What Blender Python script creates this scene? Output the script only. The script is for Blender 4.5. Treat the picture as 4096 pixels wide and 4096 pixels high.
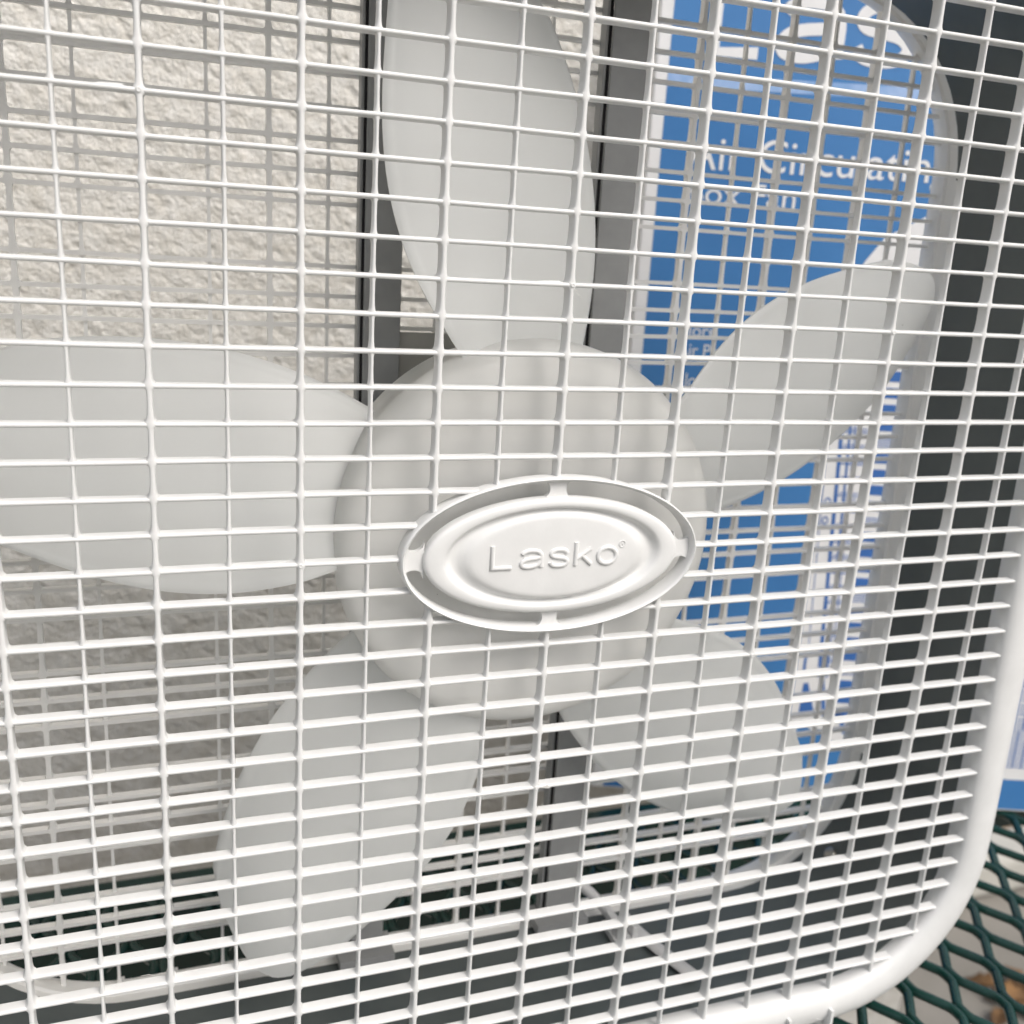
import bpy, bmesh, math, random
import numpy as np
from mathutils import Vector, Matrix

random.seed(7); rng = np.random.default_rng(7)
S = 0.001                                   # everything below is measured in millimetres


def W(x, y, z):
    """fan space (x right, y up, z towards the viewer, mm) -> Blender metres"""
    return (x * S, -z * S, y * S)


scene = bpy.context.scene
for o in list(bpy.data.objects):
    bpy.data.objects.remove(o)

# ------------------------------------------------------------------ camera
cam_d = bpy.data.cameras.new('camera')
cam = bpy.data.objects.new('camera', cam_d)
scene.collection.objects.link(cam)
scene.camera = cam
RR = ((0.94198229, 0.05828544, 0.33056341), (0.03169394, 0.96496433, -0.26045986), (-0.33416292, 0.25582543, 0.90713202))
CC = (-149.696, 116.915, 354.77)
m3 = Matrix([Vector((a[0], -a[2], a[1])) for a in RR]).transposed()
m4 = m3.to_4x4(); m4.translation = Vector(W(*CC)); cam.matrix_world = m4
cam_d.sensor_width = 36.0; cam_d.sensor_fit = 'HORIZONTAL'
cam_d.lens = 36.0 * 3945.5 / 4096
cam_d.clip_start = 0.01; cam_d.clip_end = 60
cam_d.dof.use_dof = True
cam_d.dof.focus_distance = 0.375
cam_d.dof.aperture_fstop = 11.5

# ------------------------------------------------------------------ world, sun, exposure
SUN_DIR = Vector((0.30, 0.76, 0.58)).normalized()         # fan space, towards the sun
sd = Vector((SUN_DIR.x, -SUN_DIR.z, SUN_DIR.y))
world = bpy.data.worlds.new('World'); scene.world = world; world.use_nodes = True
nt = world.node_tree; nt.nodes.clear()
sky = nt.nodes.new('ShaderNodeTexSky'); sky.sky_type = 'NISHITA'; sky.sun_disc = False
sky.sun_elevation = math.asin(sd.z); sky.sun_rotation = math.atan2(sd.x, sd.y)
sky.air_density = 1.0; sky.dust_density = 6.0; sky.ozone_density = 1.0
hs = nt.nodes.new('ShaderNodeHueSaturation'); hs.inputs['Saturation'].default_value = 0.46
bg = nt.nodes.new('ShaderNodeBackground'); bg.inputs['Strength'].default_value = 0.15
ow = nt.nodes.new('ShaderNodeOutputWorld')
nt.links.new(sky.outputs[0], hs.inputs['Color']); nt.links.new(hs.outputs[0], bg.inputs['Color']); nt.links.new(bg.outputs[0], ow.inputs['Surface'])
sun_d = bpy.data.lights.new('sun', 'SUN'); sun_d.energy = 0.75; sun_d.angle = math.radians(22); sun_d.color = (1.0, 0.98, 0.95)
sun = bpy.data.objects.new('sun', sun_d); scene.collection.objects.link(sun)
sun.rotation_euler = sd.to_track_quat('Z', 'Y').to_euler()
scene.view_settings.view_transform = 'Standard'; scene.view_settings.look = 'None'
scene.view_settings.gamma = 1.0; scene.view_settings.use_curve_mapping = False
scene.view_settings.exposure = 0.24
scene.render.engine = 'CYCLES'
scene.cycles.max_bounces = 10; scene.cycles.diffuse_bounces = 6


# ------------------------------------------------------------------ helpers
def link(o, parent=None):
    scene.collection.objects.link(o)
    if parent is not None:
        o.parent = parent
    return o


def mesh_obj(name, verts, faces, mat, parent=None, smooth=True, angle=40):
    me = bpy.data.meshes.new(name)
    me.from_pydata([W(*v) for v in verts], [], faces)
    return from_mesh(name, me, mat, parent, smooth, angle)


def from_mesh(name, me, mat, parent=None, smooth=True, angle=40, recalc=True):
    if recalc:
        bm = bmesh.new(); bm.from_mesh(me)
        bmesh.ops.recalc_face_normals(bm, faces=bm.faces[:]); bm.to_mesh(me); bm.free()
    me.materials.clear()
    me.materials.append(mat)
    o = bpy.data.objects.new(name, me)
    link(o, parent)
    if smooth:
        me.polygons.foreach_set('use_smooth', [True] * len(me.polygons))
        me.set_sharp_from_angle(angle=math.radians(angle))
    return o


def empty(name, loc):
    o = bpy.data.objects.new(name, None); o.empty_display_size = 0.02
    link(o); o.location = W(*loc)
    return o


def adopt(o, parent):
    """parent keeping the world place (parents only carry a location)"""
    o.parent = parent
    o.matrix_parent_inverse = Matrix.Translation(-Vector(parent.location))
    return o


def tag(o, label, cat, group=None):
    o['label'] = label; o['category'] = cat
    if group: o['group'] = group
    return o


def sweep_loops(loops, closed_profile=False):
    """loops: list of equally long closed vertex rings -> verts, faces"""
    n = len(loops[0]); v = [p for L in loops for p in L]; f = []
    m = len(loops)
    for i in range(m if closed_profile else m - 1):
        a, b = i * n, ((i + 1) % m) * n
        for j in range(n):
            k = (j + 1) % n
            f.append((a + j, a + k, b + k, b + j))
    return v, f


def rrect(hw, hh, r, z, cy=-2.4, n=14):
    pts = []
    for cx, sy, a0 in ((1, 1, 0), (-1, 1, 90), (-1, -1, 180), (1, -1, 270)):
        for i in range(n + 1):
            a = math.radians(a0 + 90 * i / n)
            pts.append((cx * (hw - r) + r * math.cos(a), cy + sy * (hh - r) + r * math.sin(a), z))
    return pts


def box_bm(x0, x1, y0, y1, z0, z1):
    v = [(x, y, z) for x in (x0, x1) for y in (y0, y1) for z in (z0, z1)]
    f = [(0, 1, 3, 2), (4, 6, 7, 5), (0, 4, 5, 1), (2, 3, 7, 6), (0, 2, 6, 4), (1, 5, 7, 3)]
    return v, f


def join(parts):
    V, F = [], []
    for v, f in parts:
        b = len(V); V += list(v); F += [tuple(i + b for i in q) for q in f]
    return V, F


def tube(path, r, n=8, cap=True, flat=1.0, up=(0, 1, 0)):
    """tube along path (fan-space mm)"""
    P = [Vector(p) for p in path]; loops = []
    for i, p in enumerate(P):
        t = (P[min(i + 1, len(P) - 1)] - P[max(i - 1, 0)]).normalized()
        a = t.cross(Vector(up))
        if a.length < 1e-4: a = t.cross(Vector((1, 0, 0)))
        a.normalize(); b = a.cross(t)
        loops.append([tuple(p + a * (r * math.cos(2 * math.pi * k / n)) + b * (r * flat * math.sin(2 * math.pi * k / n))) for k in range(n)])
    v, f = sweep_loops(loops)
    if cap:
        f.append(tuple(range(n))); f.append(tuple(range(len(v) - n, len(v))))
    return v, f


def lathe(profile, n=72, cx=0, cy=-2.4):
    return sweep_loops([[(cx + r * math.cos(2 * math.pi * k / n), cy + r * math.sin(2 * math.pi * k / n), z) for k in range(n)] for r, z in profile])


# ------------------------------------------------------------------ materials
def principled(name, col, rough=0.45, spec=0.5, metal=0.0):
    m = bpy.data.materials.new(name); m.use_nodes = True
    b = m.node_tree.nodes['Principled BSDF']
    b.inputs['Base Color'].default_value = (*col, 1); b.inputs['Roughness'].default_value = rough
    b.inputs['Specular IOR Level'].default_value = spec; b.inputs['Metallic'].default_value = metal
    return m, b


def add_noise_col(m, b, c1, c2, scale, detail=4, rough=0.6, lo=0.35, hi=0.65, coord='Object'):
    n = m.node_tree; tc = n.nodes.new('ShaderNodeTexCoord')
    tx = n.nodes.new('ShaderNodeTexNoise'); tx.inputs['Scale'].default_value = scale; tx.inputs['Detail'].default_value = detail; tx.inputs['Roughness'].default_value = rough
    rp = n.nodes.new('ShaderNodeValToRGB'); rp.color_ramp.elements[0].position = lo; rp.color_ramp.elements[1].position = hi
    rp.color_ramp.elements[0].color = (*c1, 1); rp.color_ramp.elements[1].color = (*c2, 1)
    n.links.new(tc.outputs[coord], tx.inputs['Vector']); n.links.new(tx.outputs['Fac'], rp.inputs[0]); n.links.new(rp.outputs[0], b.inputs['Base Color'])
    return tc, tx, rp


def add_bump(m, b, scale, strength, dist, detail=3):
    n = m.node_tree; tc = n.nodes.new('ShaderNodeTexCoord')
    tx = n.nodes.new('ShaderNodeTexNoise'); tx.inputs['Scale'].default_value = scale; tx.inputs['Detail'].default_value = detail
    bp = n.nodes.new('ShaderNodeBump'); bp.inputs['Strength'].default_value = strength; bp.inputs['Distance'].default_value = dist
    n.links.new(tc.outputs['Object'], tx.inputs['Vector']); n.links.new(tx.outputs['Fac'], bp.inputs['Height']); n.links.new(bp.outputs[0], b.inputs['Normal'])
    return tx, bp


def add_rough(m, b, scale, lo, hi):
    n = m.node_tree; tc = n.nodes.new('ShaderNodeTexCoord')
    tx = n.nodes.new('ShaderNodeTexNoise'); tx.inputs['Scale'].default_value = scale; tx.inputs['Detail'].default_value = 5
    mr = n.nodes.new('ShaderNodeMapRange'); mr.inputs['To Min'].default_value = lo; mr.inputs['To Max'].default_value = hi
    n.links.new(tc.outputs['Object'], tx.inputs['Vector']); n.links.new(tx.outputs['Fac'], mr.inputs['Value']); n.links.new(mr.outputs[0], b.inputs['Roughness'])


M_white, b_ = principled('white_plastic', (0.80, 0.795, 0.77), 0.38)
add_noise_col(M_white, b_, (0.70, 0.702, 0.692), (0.745, 0.747, 0.737), 60, 4); add_bump(M_white, b_, 900, 0.06, 0.0004); add_rough(M_white, b_, 120, 0.3, 0.48)
M_rear, b_ = principled('white_plastic_rear', (0.78, 0.775, 0.75), 0.45)
add_noise_col(M_rear, b_, (0.83, 0.825, 0.805), (0.87, 0.865, 0.845), 60, 4)
M_blade, b_ = principled('blade_plastic', (0.76, 0.765, 0.75), 0.30)
add_noise_col(M_blade, b_, (0.85, 0.862, 0.855), (0.885, 0.897, 0.89), 9, 3); add_rough(M_blade, b_, 30, 0.24, 0.4)
n_ = M_blade.node_tree
tr = n_.nodes.new('ShaderNodeBsdfTranslucent'); tr.inputs['Color'].default_value = (0.9, 0.9, 0.87, 1)
mx = n_.nodes.new('ShaderNodeMixShader'); mx.inputs[0].default_value = 0.28
out = n_.nodes['Material Output']
n_.links.new(b_.outputs[0], mx.inputs[1]); n_.links.new(tr.outputs[0], mx.inputs[2]); n_.links.new(mx.outputs[0], out.inputs['Surface'])
M_hub = M_blade.copy(); M_hub.name = 'hub_plastic'
for nd in M_hub.node_tree.nodes:
    if nd.type == 'VALTORGB':
        nd.color_ramp.elements[0].color = (0.87, 0.87, 0.85, 1); nd.color_ramp.elements[1].color = (0.90, 0.90, 0.88, 1)


def add_specks(m, scale, keep, size, dark):
    """a few tiny dirt specks multiplied into the base colour"""
    n = m.node_tree; b = n.nodes['Principled BSDF']
    src = b.inputs['Base Color'].links[0].from_socket
    tc = n.nodes.new('ShaderNodeTexCoord'); vo = n.nodes.new('ShaderNodeTexVoronoi'); vo.inputs['Scale'].default_value = scale
    sp = n.nodes.new('ShaderNodeSeparateColor')
    a = n.nodes.new('ShaderNodeMath'); a.operation = 'GREATER_THAN'; a.inputs[1].default_value = keep
    d = n.nodes.new('ShaderNodeMath'); d.operation = 'LESS_THAN'; d.inputs[1].default_value = size
    mu = n.nodes.new('ShaderNodeMath'); mu.operation = 'MULTIPLY'
    mxc = n.nodes.new('ShaderNodeMix'); mxc.data_type = 'RGBA'; mxc.inputs['B'].default_value = (*dark, 1)
    n.links.new(tc.outputs['Object'], vo.inputs['Vector']); n.links.new(vo.outputs['Color'], sp.inputs[0]); n.links.new(sp.outputs[0], a.inputs[0])
    n.links.new(vo.outputs['Distance'], d.inputs[0]); n.links.new(a.outputs[0], mu.inputs[0]); n.links.new(d.outputs[0], mu.inputs[1])
    n.links.new(mu.outputs[0], mxc.inputs['Factor']); n.links.new(src, mxc.inputs['A']); n.links.new(mxc.outputs['Result'], b.inputs['Base Color'])


for m_ in (M_blade, M_hub): add_specks(m_, 70, 0.9, 0.026, (0.25, 0.22, 0.18))
add_specks(M_white, 110, 0.95, 0.03, (0.35, 0.31, 0.25))
M_steel, b_ = principled('dark_grey_steel', (0.055, 0.062, 0.063), 0.34, 0.5)
add_noise_col(M_steel, b_, (0.080, 0.096, 0.097), (0.098, 0.114, 0.114), 25, 5); add_bump(M_steel, b_, 1500, 0.05, 0.0003); add_rough(M_steel, b_, 14, 0.25, 0.42)
M_post, b_ = principled('grey_painted_steel', (0.2, 0.205, 0.205), 0.42, 0.5)
add_noise_col(M_post, b_, (0.28, 0.285, 0.285), (0.33, 0.335, 0.335), 40, 4)
M_dark, b_ = principled('black_gap', (0.01, 0.01, 0.011), 0.6)
M_motor, b_ = principled('motor_grey', (0.42, 0.41, 0.38), 0.5)
add_noise_col(M_motor, b_, (0.39, 0.38, 0.35), (0.45, 0.44, 0.41), 30, 4)
M_screw, b_ = principled('zinc', (0.5, 0.48, 0.44), 0.35, 0.5, 1.0)
M_green, b_ = principled('green_vinyl', (0.004, 0.033, 0.026), 0.22, 0.5)
add_noise_col(M_green, b_, (0.0035, 0.028, 0.022), (0.006, 0.04, 0.031), 30, 4); add_bump(M_green, b_, 220, 0.10, 0.002); add_rough(M_green, b_, 60, 0.12, 0.26)
M_blue, b_ = principled('blue_print', (0.035, 0.165, 0.47), 0.3, 0.5)
add_noise_col(M_blue, b_, (0.050, 0.185, 0.44), (0.056, 0.205, 0.475), 12, 6); add_bump(M_blue, b_, 25, 0.12, 0.004, 6); add_rough(M_blue, b_, 40, 0.24, 0.42)
M_bluedk, b_ = principled('blue_ink', (0.04, 0.14, 0.42), 0.45)
add_noise_col(M_bluedk, b_, (0.038, 0.135, 0.40), (0.05, 0.155, 0.44), 40, 3)
M_card, b_ = principled('white_print', (0.78, 0.78, 0.78), 0.5)
add_noise_col(M_card, b_, (0.75, 0.75, 0.75), (0.80, 0.80, 0.80), 30, 4)
M_pale, b_ = principled('pale_blue_print', (0.30, 0.45, 0.72), 0.5)
add_noise_col(M_pale, b_, (0.22, 0.38, 0.66), (0.36, 0.50, 0.76), 60, 5)
M_kraft, b_ = principled('kraft_board', (0.42, 0.29, 0.17), 0.8)
add_noise_col(M_kraft, b_, (0.38, 0.26, 0.15), (0.46, 0.32, 0.2), 80, 5)
M_cord, b_ = principled('white_cord', (0.66, 0.66, 0.66), 0.4)
M_stucco, b_ = principled('stucco', (0.55, 0.53, 0.49), 0.9, 0.2)
tc, tx, rp = add_noise_col(M_stucco, b_, (0.56, 0.535, 0.48), (0.68, 0.665, 0.625), 70, 8, 0.7, 0.3, 0.6)
add_bump(M_stucco, b_, 420, 0.85, 0.0025, 8)
M_ground, b_ = principled('concrete', (0.3, 0.28, 0.25), 0.9, 0.3)
add_noise_col(M_ground, b_, (0.19, 0.178, 0.155), (0.25, 0.235, 0.21), 3.0, 10, 0.65); add_bump(M_ground, b_, 120, 0.3, 0.004, 8)
M_kerb, b_ = principled('pale_kerb', (0.55, 0.54, 0.50), 0.85, 0.3)
add_noise_col(M_kerb, b_, (0.40, 0.39, 0.355), (0.50, 0.49, 0.45), 8, 8); add_bump(M_kerb, b_, 150, 0.3, 0.003, 6)
M_mulch, b_ = principled('mulch', (0.28, 0.2, 0.13), 0.95, 0.2)
add_noise_col(M_mulch, b_, (0.16, 0.11, 0.07), (0.42, 0.33, 0.24), 25, 10, 0.75); add_bump(M_mulch, b_, 60, 0.9, 0.02, 8)
M_leaf, b_ = principled('dry_leaf', (0.25, 0.13, 0.05), 0.8, 0.3)
add_noise_col(M_leaf, b_, (0.07, 0.04, 0.02), (0.22, 0.12, 0.05), 30, 6)
M_lint, b_ = principled('lint', (0.75, 0.74, 0.7), 0.8)

YT = -283.0                                    # table top

# ------------------------------------------------------------------ ground, kerb, bed
YG = -1003.0


def sheet(name, x0, x1, z0, z1, y, mat):
    o = mesh_obj(name, [(x0, y, z0), (x1, y, z0), (x1, y, z1), (x0, y, z1)], [(0, 1, 2, 3)], mat, smooth=False)
    o['kind'] = 'structure'
    return o


sheet('ground', -9000, 9000, -9000, 9000, YG, M_ground)
sheet('mulch_bed', 652, 9000, -9000, -905, YG + 8, M_mulch)
v, f = box_bm(652, 5000, YG + 1, YG + 85, -925, -835)
kerb = mesh_obj('kerb', v, f, M_kerb, smooth=False); kerb['kind'] = 'structure'
bev = kerb.modifiers.new('bevel', 'BEVEL'); bev.width = 0.018; bev.segments = 3


# ------------------------------------------------------------------ stucco wall (dense relief where it is seen)
def value_noise(shape, cell, gx, gy):
    """smooth value noise sampled on coordinate grids gx, gy (mm)"""
    u = gx / cell; w = gy / cell
    u0 = np.floor(u).astype(int); w0 = np.floor(w).astype(int)
    fu = u - u0; fw = w - w0
    fu = fu * fu * (3 - 2 * fu); fw = fw * fw * (3 - 2 * fw)
    tab = rng.random((256, 256))
    g = lambda a, b: tab[a & 255, b & 255]
    return (g(u0, w0) * (1 - fu) + g(u0 + 1, w0) * fu) * (1 - fw) + (g(u0, w0 + 1) * (1 - fu) + g(u0 + 1, w0 + 1) * fu) * fw


ZW = -388.0
xs = np.concatenate([np.linspace(-2500, -430, 12), np.arange(-420, 341, 1.25), np.linspace(380, 640, 6)])
ys = np.concatenate([np.linspace(YG - 20, -470, 8), np.arange(-460, 321, 1.25), np.linspace(350, 2600, 12)])
GX, GY = np.meshgrid(xs, ys)
A = GX * 0.80 - GY * 0.60; B = GX * 0.60 + GY * 0.80           # trowel direction
h = np.zeros_like(GX)
for cell, amp, st in ((30, 0.25, 1.2), (10, 0.22, 1.5), (5.0, 0.28, 1.5), (2.9, 0.52, 1.5), (1.9, 0.22, 1.0)):
    n1 = value_noise(GX.shape, cell, A / st, B)
    h += amp * (n1 - 0.5) * 2
pit = value_noise(GX.shape, 4.6, A / 1.5, B); h -= 1.3 * np.clip(pit - 0.68, 0, 1) / 0.32
dense = ((GX > -425) & (GX < 345) & (GY > -465) & (GY < 325))
ZZ = ZW + np.where(dense, h, 0)
co = np.stack([GX * S, -ZZ * S, GY * S], -1).reshape(-1, 3)
ny, nx = GX.shape
idx = np.arange(nx * ny).reshape(ny, nx)
quads = np.stack([idx[:-1, :-1], idx[:-1, 1:], idx[1:, 1:], idx[1:, :-1]], -1).reshape(-1, 4)
me = bpy.data.meshes.new('stucco_wall')
me.vertices.add(len(co)); me.vertices.foreach_set('co', co.ravel())
me.loops.add(quads.size); me.loops.foreach_set('vertex_index', quads.ravel().astype(np.int32))
me.polygons.add(len(quads)); me.polygons.foreach_set('loop_start', np.arange(0, quads.size, 4, dtype=np.int32)); me.polygons.foreach_set('loop_total', np.full(len(quads), 4, dtype=np.int32))
me.update(calc_edges=True)
wall_root = empty('stucco_wall', (0, YG, ZW))
tag(wall_root, 'pale beige rough stucco wall standing behind the box fan', 'wall')
face = from_mesh('plaster_face', me, M_stucco, None, True, 180, recalc=False); adopt(face, wall_root)
v, f = box_bm(-2500, 640, YG - 20, 2600, ZW - 150, ZW - 6)
core = mesh_obj('wall_core', v, f, M_stucco, smooth=False); adopt(core, wall_root)

# ------------------------------------------------------------------ table
table = empty('patio_table', (100, YG, 60))
tag(table, 'dark green coated expanded metal mesh table carrying the fan', 'table')
PX, PZ = 16.45, 25.9                           # half pitch across, node row pitch
X0, Z0 = 317.6, -20.8                          # one node measured in the photograph
RS = 2.95
kz0, kz1 = -8, 17
V, F = [], []
NS = 10
for k in range(-58, 36):
    xa, xb = X0 + PX * k, X0 + PX * (k + 1)
    path = []
    for j in range(kz0, kz1):
        here = xa if (k + j) % 2 == 0 else xb     # the node of this row on this strand
        nxt = xb if here == xa else xa
        sg = 1 if here == xa else -1
        d = 2.2
        ph, pn = here + sg * d, nxt - sg * d
        for t in (0.0, 0.13, 0.22, 0.30, 0.5, 0.70, 0.78, 0.87):
            if t < 0.14: e = 0.0 if t == 0 else 0.015
            elif t > 0.86: e = 0.985
            else:
                e = (t - 0.17) / 0.66
                e = max(0.05, min(0.95, e))
            path.append((ph + (pn - ph) * e, YT - RS, Z0 + PZ * (j + t)))
    v, f = tube(path, RS, NS, flat=1.0)
    b = len(V); V += v; F += [tuple(i + b for i in q) for q in f]
me = bpy.data.meshes.new('mesh_top'); me.from_pydata([W(*p) for p in V], [], F); me.update()
o = from_mesh('mesh_top', me, M_green, None, True, 80); adopt(o, table)
zf, zn = -236, 425; xl, xr = X0 - PX * 58, X0 + PX * 36
o = mesh_obj('added_dark_apron', *box_bm(xl, xr, YT - 72, YT - 26.5, zf + 3, zf + 9), M_green, smooth=False); adopt(o, table)  # added plate, darkens the view through the mesh near the far edge
for (a0, a1, c0, c1) in ((xl - 25, xr + 25, zf, zf + 24), (xl - 25, xr + 25, zn - 24, zn), (xl - 25, xl, zf, zn), (xr, xr + 25, zf, zn)):
    v, f = box_bm(a0, a1, YT - 26, YT + 0.5 if a1 - a0 > 100 else YT + 0.2, c0, c1)
    o = mesh_obj('edge_band', v, f, M_green, smooth=False); adopt(o, table)
    bv = o.modifiers.new('bevel', 'BEVEL'); bv.width = 0.004; bv.segments = 3
for lx in (xl + 60, xr - 40):
    for lz in (zf + 20, zn - 40):
        v, f = tube([(lx, YT - 20, lz), (lx, YG + 2, lz)], 19, 16, up=(1, 0, 0))
        o = mesh_obj('leg', v, f, M_green); adopt(o, table)

# ------------------------------------------------------------------ fan
fan = empty('box_fan', (0, YT, -50))
tag(fan, 'white plastic box fan with slotted front grille and dark grey housing', 'fan')


def part(name, vf, mat, parent=None, smooth=True, angle=40):
    o = mesh_obj(name, vf[0], vf[1], mat, None, smooth, angle)
    if parent is None:
        adopt(o, fan)
    else:
        o.parent = parent; o.matrix_parent_inverse = Matrix.Translation(Vector((0, 0, 0)))
    return o


def sub(name, vf, mat, parent, smooth=True, angle=40):
    """sub-part: parent is a part whose own mesh is in world coordinates"""
    o = mesh_obj(name, vf[0], vf[1], mat, None, smooth, angle)
    o.parent = parent
    o.matrix_parent_inverse = (Matrix.Translation(-Vector(fan.location)) @ Matrix.Translation(Vector(fan.location))).inverted()
    return o


# --- steel wrap
prof = [(255.0, -8), (255.0, -90.5), (256.3, -90.5), (256.3, -8)]
loops = [rrect(hw, hw - 2.2, 86 + hw - 255, z) for hw, z in prof]
housing = part('housing', sweep_loops(loops, True), M_steel)

# --- front rim
prof = [(257.5, -15), (254.0, -14), (251.4, -9), (250.3, -3), (250.4, -0.6), (251.6, 1.2), (254.2, 2.7), (258.5, 3.6), (262.5, 3.4), (266.5, 2.2),
        (269.8, 0), (271.8, -3), (272.6, -7), (272.9, -13), (273.2, -24), (271.0, -24), (270.6, -12), (268, -6)]
loops = [rrect(hw, hw + 1.0, 77 + (hw - 250) * 0.8, z) for hw, z in prof]
grille = part('front_grille', sweep_loops(loops, True), M_white)

# --- rear rim
prof = [(258.0, -88.5), (254.9, -88.5), (254.7, -96.5), (253.4, -97.2), (254.2, -104), (256.2, -110), (258.5, -112.5), (263, -113.5), (268, -112), (271, -107), (272.2, -98), (272.4, -84), (270.4, -84), (270, -96)]
loops = [rrect(hw, hw - 1.0, 84 + (hw - 255) * 0.8, z) for hw, z in prof]
rear = part('rear_grille', sweep_loops(loops, True), M_rear)

ROW = 13.354
row_y = lambda r: -(r - 12.9) * ROW
OV = (64.3, 32.6, 0.6, -1.9)                      # badge ring: semi-axes, centre


def rr_half(y, hw, hh, r, cy=-2.4):
    d = abs(y - cy)
    if d >= hh: return None
    if d <= hh - r: return hw
    q = d - (hh - r)
    return hw - r + math.sqrt(max(r * r - q * q, 0))


def bar(axis, c, segs, w, depth, zf, wfun=None, flip=1.0, wob=0.0):
    """a grille bar; segs = sample positions along its length"""
    loops = []
    ph = random.random() * 6.28; ph2 = random.random() * 6.28
    for s in segs:
        ww = w * (wfun(s) if wfun else 1.0)
        off = wob * (math.sin(s * 0.021 + ph) + 0.6 * math.sin(s * 0.057 + ph2))
        h = ww / 2
        hf = min(h, w / 2 * 1.9)
        pr = [(-h * 1.08, -depth), (-h, -1.2), (-hf * 0.92, -0.55), (-hf * 0.6, -0.13), (0, 0), (hf * 0.6, -0.13), (hf * 0.92, -0.55), (h, -1.2), (h * 1.08, -depth)]
        L = []
        for a, dz in pr:
            z = zf + flip * dz
            L.append((s, c + off + a, z) if axis == 'h' else (c + off + a, s, z))
        loops.append(L)
    v, f = sweep_loops(loops)
    n = 9
    f.append(tuple(range(n))); f.append(tuple(range(len(v) - n, len(v))))
    return v, f


def cell_profile(kind):
    """width factor of a vertical bar inside one cell, flared towards the bars above and below"""
    pts = [(0.0, 2.0), (0.062, 1.9), (0.082, 1.5), (0.11, 1.2), (0.17, 1.03), (0.5, 0.99), (0.72, 1.1), (0.82, 1.25), (0.87, 1.38), (0.905, 1.6), (0.935, 2.05), (1.0, 2.2)]
    xs_, ys_ = [p[0] for p in pts], [p[1] for p in pts]
    return pts, (lambda t: float(np.interp(t, xs_, ys_)))


PTS, CF = cell_profile('v')


def build_bars(parent, mat, front):
    flip = 1.0 if front else -1.0
    zf = 0.0 if front else -107.0
    hw, hh, rad = (251.6, 252.2, 77) if front else (255.8, 254.6, 84)
    names = []
    # horizontals
    for r in range(-5, 32):
        y = row_y(r)
        half = rr_half(y, hw, hh, rad)
        if half is None: continue
        spans = [(-half, half)]
        if front:
            q = (y - OV[3]) / (OV[1] - 0.8)
            if abs(q) < 1:
                e = (OV[0] - 0.8) * math.sqrt(1 - q * q)
                spans = [(-half, OV[2] - e), (OV[2] + e, half)]
        for a, b in spans:
            n = max(4, int((b - a) / 14))
            segs = list(np.linspace(a, b, n))
            sub('horizontal_bar', bar('h', y, segs, 1.75, 4.8 if front else 4.6, zf, None, flip, 0.13), mat, parent, True, 50)
    # verticals
    for vI in range(-1, 18):
        x = 25.4 * (vI - 8)
        thick = vI % 2 == 0
        half = None
        d = abs(x)
        hy = hh if d <= hw - rad else hh - rad + math.sqrt(max(rad * rad - (d - hw + rad) ** 2, 0))
        spans = [(-2.4 - hy, -2.4 + hy)]
        if front:
            q = (x - OV[2]) / (OV[0] - 0.8)
            if abs(q) < 1:
                e = (OV[1] - 0.8) * math.sqrt(1 - q * q)
                spans = [(-2.4 - hy, OV[3] - e), (OV[3] + e, -2.4 + hy)]

        def wf(s):
            t = ((-s / ROW + 12.9) % 1.0)           # 0 just under a bar, 1 on top of the next
            return CF(t)
        for a, b in spans:
            segs = {a, b}
            for r in range(-8, 34):
                for t, _ in PTS[:-1]:
                    s = row_y(r + t)
                    if a < s < b: segs.add(s)
                s = row_y(r + 0.9999)
                if a < s < b: segs.add(s)
            segs = sorted(segs)
            if thick:
                sub('vertical_bar', bar('v', x, segs, 1.95, 5.5 if front else 5.0, zf + (0.18 if front else -0.18), wf, flip, 0.10), mat, parent, True, 50)
            else:
                sub('vertical_bar', bar('v', x, segs, 1.30, 3.3 if front else 3.2, zf - (0.25 if front else -0.25), wf, flip, 0.10), mat, parent, True, 50)


build_bars(grille, M_white, True)
build_bars(rear, M_rear, False)


# --- badge
def ell(ax, ay, z, n=96, cx=OV[2], cy=OV[3]):
    return [(cx + ax * math.cos(2 * math.pi * k / n), cy + ay * math.sin(2 * math.pi * k / n), z) for k in range(n)]


rings = [(55.3, 24.4, -3.2), (55.3, 24.4, 0.7), (55.0, 24.1, 1.4), (54.3, 23.5, 1.95), (53.2, 22.8, 2.2), (50.5, 22.0, 2.3), (48.2, 21.2, 2.25), (47.0, 20.6, 1.9),
         (46.0, 20.1, 0.9), (45.0, 19.7, -0.35), (44.0, 19.45, -0.85), (42.8, 19.2, -0.85), (41.0, 18.8, -0.2), (38.8, 18.2, 1.1), (37.2, 17.6, 1.85), (35.4, 16.8, 2.2), (33, 15.6, 2.32), (20, 9, 2.36), (6, 3, 2.38)]
v, f = sweep_loops([ell(*r) for r in rings]); f.append(tuple(range(len(v) - 96, len(v))))
badge = part('logo_badge', (v, f), M_white, angle=60)
rings = [(64.4, 32.7, -5.5), (64.6, 32.9, 1.2), (64.4, 32.7, 2.0), (63.8, 32.1, 2.45), (63.2, 31.5, 2.0), (62.7, 31.0, 1.2), (62.3, 30.6, -5.5)]
sub('badge_ring', sweep_loops([ell(*r) for r in rings], True), M_white, badge, angle=60)


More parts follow.
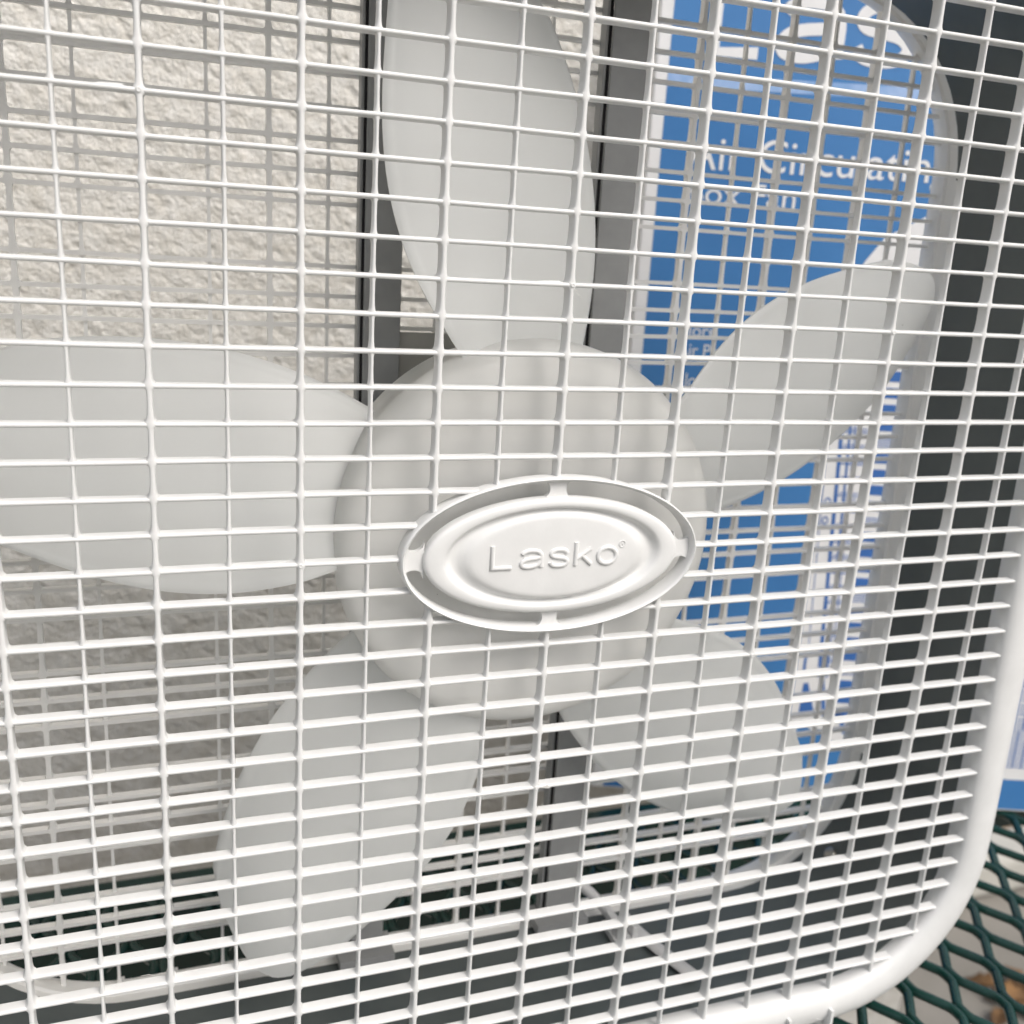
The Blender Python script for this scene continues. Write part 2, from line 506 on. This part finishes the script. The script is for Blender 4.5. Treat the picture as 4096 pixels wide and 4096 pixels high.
def spoke(p0, p1, w_mid, w_end):
    """hourglass web between plate and ring"""
    p0, p1 = Vector((*p0, 0)), Vector((*p1, 0)); d = (p1 - p0); nrm = Vector((-d.y, d.x, 0)).normalized()
    V_, n = [], 12
    for zz in (-0.9, -3.4):
        for sgn in (1, -1):
            for i in range(n + 1):
                t = i / n
                u = 2 * t - 1
                w = w_mid + (w_end - w_mid) * (1 - math.sqrt(max(0, 1 - abs(u) ** 2.2)))
                q = p0 + d * t + nrm * (sgn * w / 2); V_.append((q.x, q.y, zz))
    m = n + 1
    F_ = []
    for i in range(n):
        F_.append((i, i + 1, m + i + 1, m + i)); F_.append((2 * m + i, 3 * m + i, 3 * m + i + 1, 2 * m + i + 1))
        F_.append((i, 2 * m + i, 2 * m + i + 1, i + 1)); F_.append((m + i, m + i + 1, 3 * m + i + 1, 3 * m + i))
    return V_, F_


cx, cy = OV[2], OV[3]
sub('badge_spoke', spoke((cx, cy + 23.6), (cx, cy + 31.2), 7.0, 15.0), M_white, badge)
sub('badge_spoke', spoke((cx, cy - 23.6), (cx, cy - 31.2), 6.4, 14.0), M_white, badge)
sub('badge_spoke', spoke((cx - 54.6, cy), (cx - 62.8, cy), 7.6, 15.0), M_white, badge)
sub('badge_spoke', spoke((cx + 54.6, cy), (cx + 62.8, cy), 7.2, 15.0), M_white, badge)


def text_mesh(s, size, extrude=0.0, bevel=0.0, offset=0.0, spacing=1.0):
    cu = bpy.data.curves.new('txt', 'FONT'); cu.body = s; cu.size = size; cu.extrude = extrude; cu.bevel_depth = bevel; cu.bevel_resolution = 2
    cu.offset = offset; cu.space_character = spacing; cu.resolution_u = 6
    ob = bpy.data.objects.new('txt', cu); scene.collection.objects.link(ob)
    bpy.context.view_layer.update()
    dg = bpy.context.evaluated_depsgraph_get()
    me = bpy.data.meshes.new_from_object(ob.evaluated_get(dg))
    bpy.data.objects.remove(ob); bpy.data.curves.remove(cu)
    n = len(me.vertices); a = np.empty(n * 3, np.float32); me.vertices.foreach_get('co', a)
    return me, a.reshape(-1, 3)


def place_text(me, a, fn):
    b = np.array([W(*fn(*p)) for p in a], np.float32)
    me.vertices.foreach_set('co', b.ravel()); me.update()
    return me


def emboss(s, x0, x1, y0, h, z, ext, bev, off):
    """letters filling x0..x1 with cap height h"""
    me, a = text_mesh(s, 10, ext, bev, off)
    lo, hi = a[:, 0].min(), a[:, 0].max(); top = a[:, 1].max(); bot = 0
    sx = (x1 - x0) / (hi - lo); sy = h / top
    zz = a[:, 2].max()
    place_text(me, a, lambda X, Y, Z: (x0 + (X - lo) * sx, y0 + Y * sy, z + Z))
    return me


STROKES = {   # letter strokes: smooth flag, points (badge millimetres, baseline 0)
    'L': [(0, [(1.0, 10.2), (1.0, 0.9), (9.4, 0.9)])],
    'a': [(1, [(1.3, 6.2), (2.0, 7.0), (3.4, 7.55), (5.2, 7.6), (7.0, 7.3), (8.2, 6.3), (8.6, 4.8), (8.6, 2.6), (8.7, 0.8)]),
          (1, [(8.5, 5.0), (6.6, 4.45), (4.2, 4.2), (2.2, 3.7), (1.1, 2.5), (1.5, 1.3), (3.2, 0.8), (5.2, 0.95), (7.2, 1.7), (8.5, 3.3)])],
    's': [(1, [(7.9, 6.0), (7.0, 7.2), (4.6, 7.65), (2.3, 7.2), (1.3, 6.0), (2.1, 4.85), (4.5, 4.35), (7.0, 3.75), (8.1, 2.5), (7.1, 1.2), (4.6, 0.75), (2.0, 1.2), (1.0, 2.5)])],
    'k': [(0, [(1.0, 10.4), (1.0, 0.7)]), (0, [(7.4, 7.5), (1.3, 3.3)]), (0, [(3.5, 4.9), (8.0, 0.8)])],
    'o': [(1, [(5.0 + 4.0 * math.cos(t * math.pi / 8), 4.2 + 3.45 * math.sin(t * math.pi / 8)) for t in range(17)])]}
BOX_W = {'L': (0.0, 10.4), 'a': (0.1, 9.7), 's': (0.0, 9.1), 'k': (0.0, 9.0), 'o': (0.0, 10.0)}


def catmull(P, n=5):
    P = [Vector((*p, 0)) for p in P]; out_ = []
    closed = (P[0] - P[-1]).length < 1e-6
    for i in range(len(P) - 1):
        a = P[i - 1] if i > 0 else (P[-2] if closed else P[0]); b, c = P[i], P[i + 1]; d = P[i + 2] if i + 2 < len(P) else (P[1] if closed else P[-1])
        for k in range(n):
            t = k / n
            q = 0.5 * ((2 * b) + (c - a) * t + (2 * a - 5 * b + 4 * c - d) * t * t + (3 * b - a - 3 * c + d) * t ** 3)
            out_.append((q.x, q.y))
    out_.append((P[-1].x, P[-1].y))
    return out_


def ridge(path, half, fn):
    """raised rounded stroke following path"""
    P = [Vector((*p, 0)) for p in path]
    closed = (P[0] - P[-1]).length < 1e-3
    pr = [(-1.0, -0.25), (-0.92, 0.28), (-0.6, 0.62), (0, 0.74), (0.6, 0.62), (0.92, 0.28), (1.0, -0.25)]
    loops = []
    for i, p in enumerate(P):
        if closed: t0, t1 = (P[i - 1] if i > 0 else P[-2]), (P[i + 1] if i + 1 < len(P) else P[1])
        else: t0, t1 = P[max(i - 1, 0)], P[min(i + 1, len(P) - 1)]
        t = (t1 - t0).normalized(); nn = Vector((-t.y, t.x, 0))
        mit = 1.0
        if not closed and 0 < i < len(P) - 1:
            d1 = (P[i] - P[i - 1]).normalized(); mit = 1 / max(0.6, abs(d1.dot(t)))
        loops.append([fn(p.x + nn.x * half * a * mit, p.y + nn.y * half * a * mit, z) for a, z in pr])
    m = len(pr); V_ = [q for L in loops for q in L]; F_ = []
    for i in range(len(loops) - 1):
        for k in range(m - 1):
            F_.append((i * m + k, i * m + k + 1, (i + 1) * m + k + 1, (i + 1) * m + k))
    if not closed:
        F_.append(tuple(range(m))); F_.append(tuple(range(len(V_) - m, len(V_))))
    return V_, F_


LX = {'L': (-28.0, -17.8), 'a': (-15.6, -4.9), 's': (-3.2, 6.3), 'k': (8.0, 17.0), 'o': (18.0, 28.2)}
for ch, (x0, x1) in LX.items():
    w0, w1 = BOX_W[ch]; k = (x1 - x0) / (w1 - w0); ps = []
    for sm, P in STROKES[ch]:
        path = catmull(P) if sm else P
        ps.append(ridge(path, 1.0, lambda x, y, z: (x0 + (x - w0) * k, -6.55 + y, 2.34 + z * 1.25)))
    sub('raised_letter', join(ps), M_white, badge, angle=75)
ringv, ringf = [], []
loops = [[(29.6 + r * math.cos(2 * math.pi * k / 24), 2.3 + r * math.sin(2 * math.pi * k / 24), z) for k in range(24)] for r, z in ((1.55, 2.2), (1.5, 2.65), (1.25, 2.65), (1.2, 2.2))]
o = sub('registered_mark', sweep_loops(loops), M_white, badge)
me = emboss('R', 29.0, 30.2, 1.6, 1.4, 2.36, 0.15, 0.05, -0.02)
o = from_mesh('registered_mark', me, M_white, None, True, 60); o.parent = badge

# --- hub (rotor centre)
prof = [(0.5, -14.6), (30, -14.7), (55, -15.1), (70, -15.8), (77, -16.9), (81, -18.8), (83.6, -21.6), (84.8, -25.2), (85.0, -29), (84.0, -36), (83.2, -37), (82.2, -50), (81.4, -64), (79.6, -64), (80.5, -40), (81, -26), (60, -19)]
v, f = lathe(prof, 128)
hub = part('hub', (v, f), M_hub, angle=50)

# --- blades
cF = (0.154, -0.866, 1.395, -0.227); cR = (-0.021, 0.136, -0.017, -0.422)
pv = lambda c, r: ((c[0] * r + c[1]) * r + c[2]) * r + c[3]
tipS = ([0, .08, .2, .35, .5, .65, .8, .92, 1.0], [223, 234.5, 243, 246.5, 246, 242.5, 235, 225, 213])


def blade(k):
    nr = 30; SV = [0, .012, .026, .042, .06, .085] + list(np.linspace(.12, .88, 16)) + [.915, .94, .958, .974, .988, 1.0]; ns = len(SV) - 1
    top, bot = [], []
    for i in range(nr + 1):
        for j in range(ns + 1):
            s = SV[j]; t = i / nr
            r = 77.5 + (float(np.interp(s, *tipS)) - 77.5) * t
            q = r / 100
            aF, aR = pv(cF, q), pv(cR, q)
            zF = min(-24.5, -35 - 0.20 * (r - 150)); zR = -60 - 0.10 * (r - 150)
            a = math.radians(90 + 72 * k) + aF + (aR - aF) * s
            z = zF + (zR - zF) * s + 0.55 * math.exp(-((min(s, 1 - s) - 0.024) / 0.016) ** 2) + 7.5 * math.sin(math.pi * s) * (0.35 + 0.65 * max(0, min(1, (r - 80) / 120)))
            e = min(s, 1 - s) * 10; e = min(1, e); th = 0.5 + 0.6 * e
            x, y = r * math.cos(a), -2.4 + r * math.sin(a)
            top.append((x, y, z + th)); bot.append((x, y, z - th))
    n = ns + 1; N = len(top); F_ = []
    idx = lambda i, j: i * n + j
    for i in range(nr):
        for j in range(ns):
            F_.append((idx(i, j), idx(i, j + 1), idx(i + 1, j + 1), idx(i + 1, j)))
            F_.append((N + idx(i, j), N + idx(i + 1, j), N + idx(i + 1, j + 1), N + idx(i, j + 1)))
    border = [idx(0, j) for j in range(ns)] + [idx(i, ns) for i in range(nr)] + [idx(nr, j) for j in range(ns, 0, -1)] + [idx(i, 0) for i in range(nr, 0, -1)]
    for p, q in zip(border, border[1:] + border[:1]):
        F_.append((p, q, N + q, N + p))
    return top + bot, F_


for k in range(5):
    part('fan_blade', blade(k), M_blade, angle=50)

# --- motor and its bracket posts
prof = [(10, -66), (58, -67), (68, -70), (72, -75), (72, -92), (66, -97), (40, -99), (5, -99)]
part('motor', lathe(prof, 72), M_motor)
for sgn in (-1, 1):
    xa, xb = (-64.6, -45.6) if sgn < 0 else (46.0, 66.4)
    y0, y1 = -250, 246
    pa = [box_bm(xa + 2.2, xb, y0, y1, -90, -88), box_bm(xb - 1.6, xb, y0, y1, -97, -89), box_bm(xa, xa + 1.4, y0, y1, -98, -91)]
    post = part('bracket_post', join(pa), M_post, smooth=False)
    bv = post.modifiers.new('bevel', 'BEVEL'); bv.width = 0.0005; bv.segments = 2
    sub('post_seam', box_bm(xa + 1.5, xa + 2.6, y0, y1, -93, -90.6), M_dark, post, smooth=False)
    sub('post_base', join([box_bm(xa - 5, xb + 5, -253.3, -247, -99, -80)]), M_post, post, smooth=False)
part('motor_plate', box_bm(-46, 46.5, 40, 78, -94, -92.5), M_motor, smooth=False)
part('motor_plate', box_bm(-46, 46.5, -80, -45, -94, -92.5), M_motor, smooth=False)

# --- cord and clip on the housing floor
part('power_cord', tube([(66, -232, -106), (74, -240, -103), (80, -244, -97), (84, -247, -88), (86, -249, -78), (88, -249.5, -70)], 3.1, 10), M_cord)
v, f = join([box_bm(80, 96, -254.0, -250.5, -80, -60), box_bm(82, 85, -251, -244, -79, -62), box_bm(91, 94, -251, -244, -79, -62)])
clip = part('cord_clip', (v, f), M_cord, smooth=False)
part('power_cord', tube([(96, -252.0, -72), (99, -252.4, -62), (103, -252.6, -50), (107, -252.4, -38), (111, -252, -26)], 4.2, 12, flat=0.45), M_cord)

# --- screw in the lower corner of the housing
c_ = Vector((230.3, -229.1, -75.8)); nn_ = Vector((-1, 0.98, 0)).normalized(); uu = Vector((0, 0, 1)); vv = nn_.cross(uu)
loops = [[tuple(c_ + nn_ * h_ + uu * (r * math.cos(2 * math.pi * k / 20)) + vv * (r * math.sin(2 * math.pi * k / 20))) for k in range(20)] for r, h_ in ((4.2, -1.5), (4.1, 0.7), (3.3, 1.7), (1.6, 2.2), (0.4, 2.3))]
part('screw', sweep_loops(loops), M_screw)

# --- moulding gate marks and flash on the grille bars
for gx, gy in ((-152.4, row_y(1)), (0.0, row_y(5)), (-101.6, row_y(13)), (-152.4, row_y(25)), (0.0, row_y(21)), (101.6, row_y(17)), (152.4, row_y(6))):
    loops = [[(gx + r * math.cos(2 * math.pi * k / 12), gy + r * math.sin(2 * math.pi * k / 12), z) for k in range(12)] for r, z in ((1.0, -0.4), (0.95, 0.35), (0.6, 0.6), (0.45, 0.45), (0.05, 0.45))]
    sub('gate_mark', sweep_loops(loops), M_white, grille)
    if gx < 50:
        w_ = 9 + 5 * random.random(); x0 = gx - 4 - w_
        V_ = [(x0, gy + 0.4, -0.9), (x0 + w_, gy + 0.4, -0.9), (x0 + w_ * 0.92, gy + 1.5, -1.0), (x0 + w_ * 0.3, gy + 1.25, -1.0)]
        sub('mould_flash', (V_, [(0, 1, 2, 3)]), M_white, grille, smooth=False)

# --- feet
for fx in (-163.5, 163.5):
    for zz0, zz1 in ((6, -34), (-80, -118)):
        a, b = fx - 14, fx + 14
        rib = [box_bm(a, a + 1.6, YT, -262, zz1, zz0), box_bm(b - 1.6, b, YT, -262, zz1, zz0), box_bm(a + 1.6, b - 1.6, YT, YT + 2.5, zz1, zz0 - 1)]
        foot = part('foot', join(rib), M_white, smooth=False)
        # hollow scoop between the ribs
        loops = []
        for i in range(9):
            t = i / 8; ang = math.pi * t
            loops.append([(fx - 12.4 * math.cos(ang), YT + 3 + 14 * math.sin(ang) ** 0.8, zz0 - 3 - 0.0 * k) if k == 0 else (fx - 12.4 * math.cos(ang), YT + 3 + 14 * math.sin(ang) ** 0.8, zz1 + 2) for k in range(2)])
        V_ = [p for L in loops for p in L]; F_ = [(2 * i, 2 * i + 1, 2 * i + 3, 2 * i + 2) for i in range(8)]
        sub('foot_recess', (V_, F_), M_white, foot)

# ------------------------------------------------------------------ the carton
TH = math.radians(20)
BP = (467.2, YT, -153.0)
dx_, dz_ = math.cos(TH), math.sin(TH)


def BX(a, b, n=0.0):
    """carton front: a along the face, b above the table, n out of the face"""
    return (BP[0] + a * dx_ - n * dz_, BP[1] + b, BP[2] + a * dz_ + n * dx_)


AL, AR, BH, BD = -328.6, 215.0, 590.0, 105.0
carton = empty('carton', BX(-50, 0, -BD / 2))
tag(carton, 'blue printed cardboard box standing behind the fan on the table', 'box')


def cpart(name, vf, mat, parent=None, smooth=False):
    o = mesh_obj(name, [BX(*p) for p in vf[0]], vf[1], mat, None, smooth)
    if parent is None: adopt(o, carton)
    else:
        o.parent = parent
    return o


def quad(a0, a1, b0, b1, n):
    return [(a0, b0, n), (a1, b0, n), (a1, b1, n), (a0, b1, n)], [(0, 1, 2, 3)]


def poly(pts, n):
    return [(p[0], p[1], n) for p in pts], [tuple(range(len(pts)))]


v, f = box_bm(AL, AR, 0.6, BH, -BD, 0)
body = cpart('board_body', (v, f), M_card); bv = body.modifiers.new('bevel', 'BEVEL'); bv.width = 0.0015; bv.segments = 3
front = cpart('front_print', quad(-320, AR - 1.5, 2.5, BH - 1.5, 0.15), M_blue)
cpart('printed_rule', quad(-320, AR - 1.5, 508.5, 516.5, 0.3), M_pale, front)


def print_text(s, a0, b0, width, cap, off=0.0, n=0.45, name='printed_lettering', mat=None, ref=None):
    me, a = text_mesh(s, 10, 0, 0, off)
    lo, hi = a[:, 0].min(), a[:, 0].max()
    mref, ar = text_mesh(ref or 'H', 10, 0, 0, off); capu = ar[:, 1].max(); bpy.data.meshes.remove(mref)
    sx = width / (hi - lo) if width else cap / capu; sy = cap / capu
    place_text(me, a, lambda X, Y, Z: BX(a0 + (X - lo) * sx, b0 + Y * sy, n))
    o = from_mesh(name, me, mat or M_card, None, False, recalc=False); o.parent = front
    return o




def ribbon(path, half, a0, b0, kx, ky, w0):
    P = [Vector((a0 + (p[0] - w0) * kx, b0 + p[1] * ky, 0)) for p in path]
    closed = (P[0] - P[-1]).length < 1e-3; V_, F_ = [], []
    for i, p in enumerate(P):
        if closed: t0, t1 = (P[i - 1] if i > 0 else P[-2]), (P[i + 1] if i + 1 < len(P) else P[1])
        else: t0, t1 = P[max(i - 1, 0)], P[min(i + 1, len(P) - 1)]
        t = (t1 - t0).normalized(); nn = Vector((-t.y, t.x, 0)); mit = 1.0
        if not closed and 0 < i < len(P) - 1:
            mit = 1 / max(0.6, abs((P[i] - P[i - 1]).normalized().dot(t)))
        for q in (-half * mit, half * mit): V_.append((p.x + nn.x * q, p.y + nn.y * q, 0.45))
    for i in range(len(P) - 1): F_.append((2 * i, 2 * i + 1, 2 * i + 3, 2 * i + 2))
    return V_, F_


for ch, (a0, a1) in {'L': (-296, -260.5), 'a': (-254.5, -208), 's': (-206, -164), 'k': (-158, -116), 'o': (-113, -68)}.items():
    w0, w1 = BOX_W[ch]; kx = (a1 - a0) / (w1 - w0); ps = []
    for q, (sm, P) in enumerate(STROKES[ch]):
        path = catmull(P) if sm else P
        vv, ff = ribbon(path, 3.7, a0, 526.5, kx, 4.75, w0)
        ps.append(([(x, y, z + 0.05 * q) for x, y, z in vv], ff))
    cpart('printed_letter', join(ps), M_card, front)
print_text('Air Circulating', -302.5, 459, 174, 20.5, 0.0)
print_text('Box Fan', -300, 437.5, 72, 14.0, 0.0)
print_text('More', -296, 350.3, 25.2, 8.4, 0.0)
print_text('Air Power', -296, 336.8, 46, 8.4, 0.0)
print_text('lo', -288.5, 315.4, 7.2, 9.5, 0.0)

# illustration of the fan printed on the face
ill = [(-183, 2.6), (-176.5, 2.6), (-176.5, 66), (-138, 47), (-10, 28), (206, 30), (206, 452), (-136, 440), (-165, 423), (-176, 407), (-183, 395)]
art = cpart('printed_illustration', poly(ill, 0.30), M_card, front)
inkV, inkF = [], []


def ink(vf):
    b = len(inkV); inkV.extend(vf[0]); inkF.extend([tuple(i + b for i in q) for q in vf[1]])


NI = 0.5
sl = lambda a, b: a - (b - 170) * 0.052          # uprights of the drawn grille lean a little
upr = lambda a0, a1, b0, b1, n: ink(([(sl(a0, b0), b0, n), (sl(a1, b0), b0, n), (sl(a1, b1), b1, n), (sl(a0, b1), b1, n)], [(0, 1, 2, 3)]))
upr(-170.4, -167.8, 112, 292, NI); upr(-164.0, -162.4, 104, 296, NI); upr(-160.2, -159.5, 104, 296, NI); upr(-179.0, -178.4, 130, 280, NI)
ink(poly([(-182.2, 288), (-181.2, 287.2), (-158.8, 316), (-159.8, 316.8)], NI))
bb = 70.0; i = 0
while bb < 330:
    if 105 < bb < 292:
        ink(quad(sl(-168, bb), -157, bb, bb + 1.0, NI + .05)); ink(quad(sl(-167, bb), -157, bb + 2.2, bb + 2.9, NI + .05))
        if i % 3 == 0: ink(quad(sl(-165, bb), -158, bb - 2.4, bb - 1.7, NI + .05))
        if i % 4 == 1: ink(quad(-157, -150.5, bb + 1, bb + 1.8, NI + .05))
    if i % 5 != 3: ink(quad(-149.5, -139.0, bb + 2.2, bb + 9.4, NI))
    else:
        for q in range(4): ink(quad(-149.5, -139, bb + 2.2 + 1.9 * q, bb + 3.0 + 1.9 * q, NI))
    for c in range(13):
        a0 = -137 + c * 25.2
        for q in range(4):
            ink(quad(a0, a0 + 22.5, bb + 1.0 + q * 2.6, bb + 1.9 + q * 2.6, NI))
        ink(quad(a0 + 5.0, a0 + 6.2, bb, bb + 11.5, NI + .05)); ink(quad(a0 + 14, a0 + 15.0, bb, bb + 11.5, NI + .05)); ink(quad(a0 + 22.6, a0 + 24.2, bb, bb + 11.5, NI + .05))
    bb += 11.6; i += 1
for q in range(12):
    bq = 38.5 + q * 2.7
    ink(quad(-16, 200, bq, bq + 0.9, NI))
for q in range(32):
    ink(quad(-15 + q * 6.7, -14.2 + q * 6.7, 38, 70, NI + .05))
ink(poly([(-176.5, 98), (-177.0, 71.5), (-164.6, 72.5), (-173, 99)], NI)); ink(poly([(-164.5, 104), (-159, 72), (-156, 72), (-161.5, 104)], NI)); ink(poly([(-150, 78), (-141, 58), (-138, 60), (-147, 80)], NI))
ink(quad(-178.5, -176.5, 104, 122, NI)); ink(quad(-166.8, -164.8, 104, 111, NI))
cpart('printed_line_art', (inkV, inkF), M_bluedk, art)
for ch_, bq in (('c', 243), ('o', 229)):
    me, a = text_mesh(ch_, 10, 0, 0, 0.06)
    place_text(me, a, lambda X, Y, Z: BX(-180.3 + Y * 1.0, bq - X * 1.25, NI)); o = from_mesh('printed_lettering', me, M_bluedk, None, False, recalc=False); o.parent = art

# ------------------------------------------------------------------ dry leaves on the ground
LEAF = ['dry brown leaf lying on the concrete nearest the right edge', 'curled tan leaf on the concrete below the table mesh',
        'small dark brown leaf among the fallen leaves', 'pale tan leaf lying flat among the fallen leaves', 'large curled brown leaf leaning on the others',
        'broken brown leaf at the back of the fallen leaves']
spots = [(1105, -612, 48, 0.3), (1150, -640, 40, 1.7), (1062, -585, 34, 2.9), (1120, -575, 42, 4.0), (1180, -600, 55, 5.2), (1085, -650, 38, 0.9)]
for i, (lx, lz, L, rot) in enumerate(spots):
    V_, F_ = [], []
    n = 10
    for a in range(n + 1):
        t = a / n; w = 0.42 * L * math.sin(math.pi * t) ** 0.8 * (1 + 0.25 * math.sin(t * 25 + i))
        for c in range(5):
            u = c / 2 - 1
            px, pz = (t - 0.5) * L * 1.6, u * w
            py = 6 + 0.25 * w * u * u * 2 + 5 * math.sin(t * 4 + i) + 3 * math.sin(u * 3 + t * 7)
            V_.append((lx + px * math.cos(rot) - pz * math.sin(rot), YG + 3 + max(0, py), lz + px * math.sin(rot) + pz * math.cos(rot)))
    for a in range(n):
        for c in range(4):
            F_.append((a * 5 + c, a * 5 + c + 1, a * 5 + c + 6, a * 5 + c + 5))
    o = mesh_obj('dry_leaf', V_, F_, M_leaf)
    so = o.modifiers.new('solid', 'SOLIDIFY'); so.thickness = 0.0008
    tag(o, LEAF[i], 'leaf', 'dry leaves on the ground')

# ------------------------------------------------------------------ lint caught on the grille
def fibre(name, pts, r, label):
    v, f = tube([(p[0], p[1], p[2]) for p in pts], r, 5)
    o = mesh_obj(name, v, f, M_lint)
    tag(o, label, 'fibre')
    return o


fibre('lint_fibre', [(-163.5, -170.6, -2.4), (-160.5, -169.4, -1.0), (-158.2, -169.9, -0.2), (-156.2, -168.6, 0.4), (-154.4, -168.8, 0.6), (-153.3, -166.8, 0.9), (-152.3, -166.4, 0.7)], 0.09, 'pale hair-thin lint fibre caught on a lower left grille bar')
fibre('lint_fibre', [(0.4, 104.2, 0.5), (1.5, 103.2, 0.9), (2.3, 102.0, 1.0), (3.6, 101.2, 0.7)], 0.09, 'tiny lint fibre hanging above the hub on the centre grille bar')
v, f = [], []
P_ = [(1.0, row_y(21) + 0.2, 0.35), (3.4, row_y(21) + 0.5, 0.6), (4.8, row_y(21) + 1.3, 0.9), (5.4, row_y(21) + 0.5, 0.8), (6.6, row_y(21) + 0.1, 0.9), (5.6, row_y(21) - 0.7, 0.7), (3.4, row_y(21) - 0.3, 0.5)]
o = mesh_obj('plastic_shaving', P_ + [(p[0], p[1], p[2] - 0.25) for p in P_], [tuple(range(7)), tuple(range(13, 6, -1))] + [(i, (i + 1) % 7, (i + 1) % 7 + 7, i + 7) for i in range(7)], M_lint, smooth=False)
tag(o, 'small white plastic shaving stuck on the grille below the badge', 'shaving')
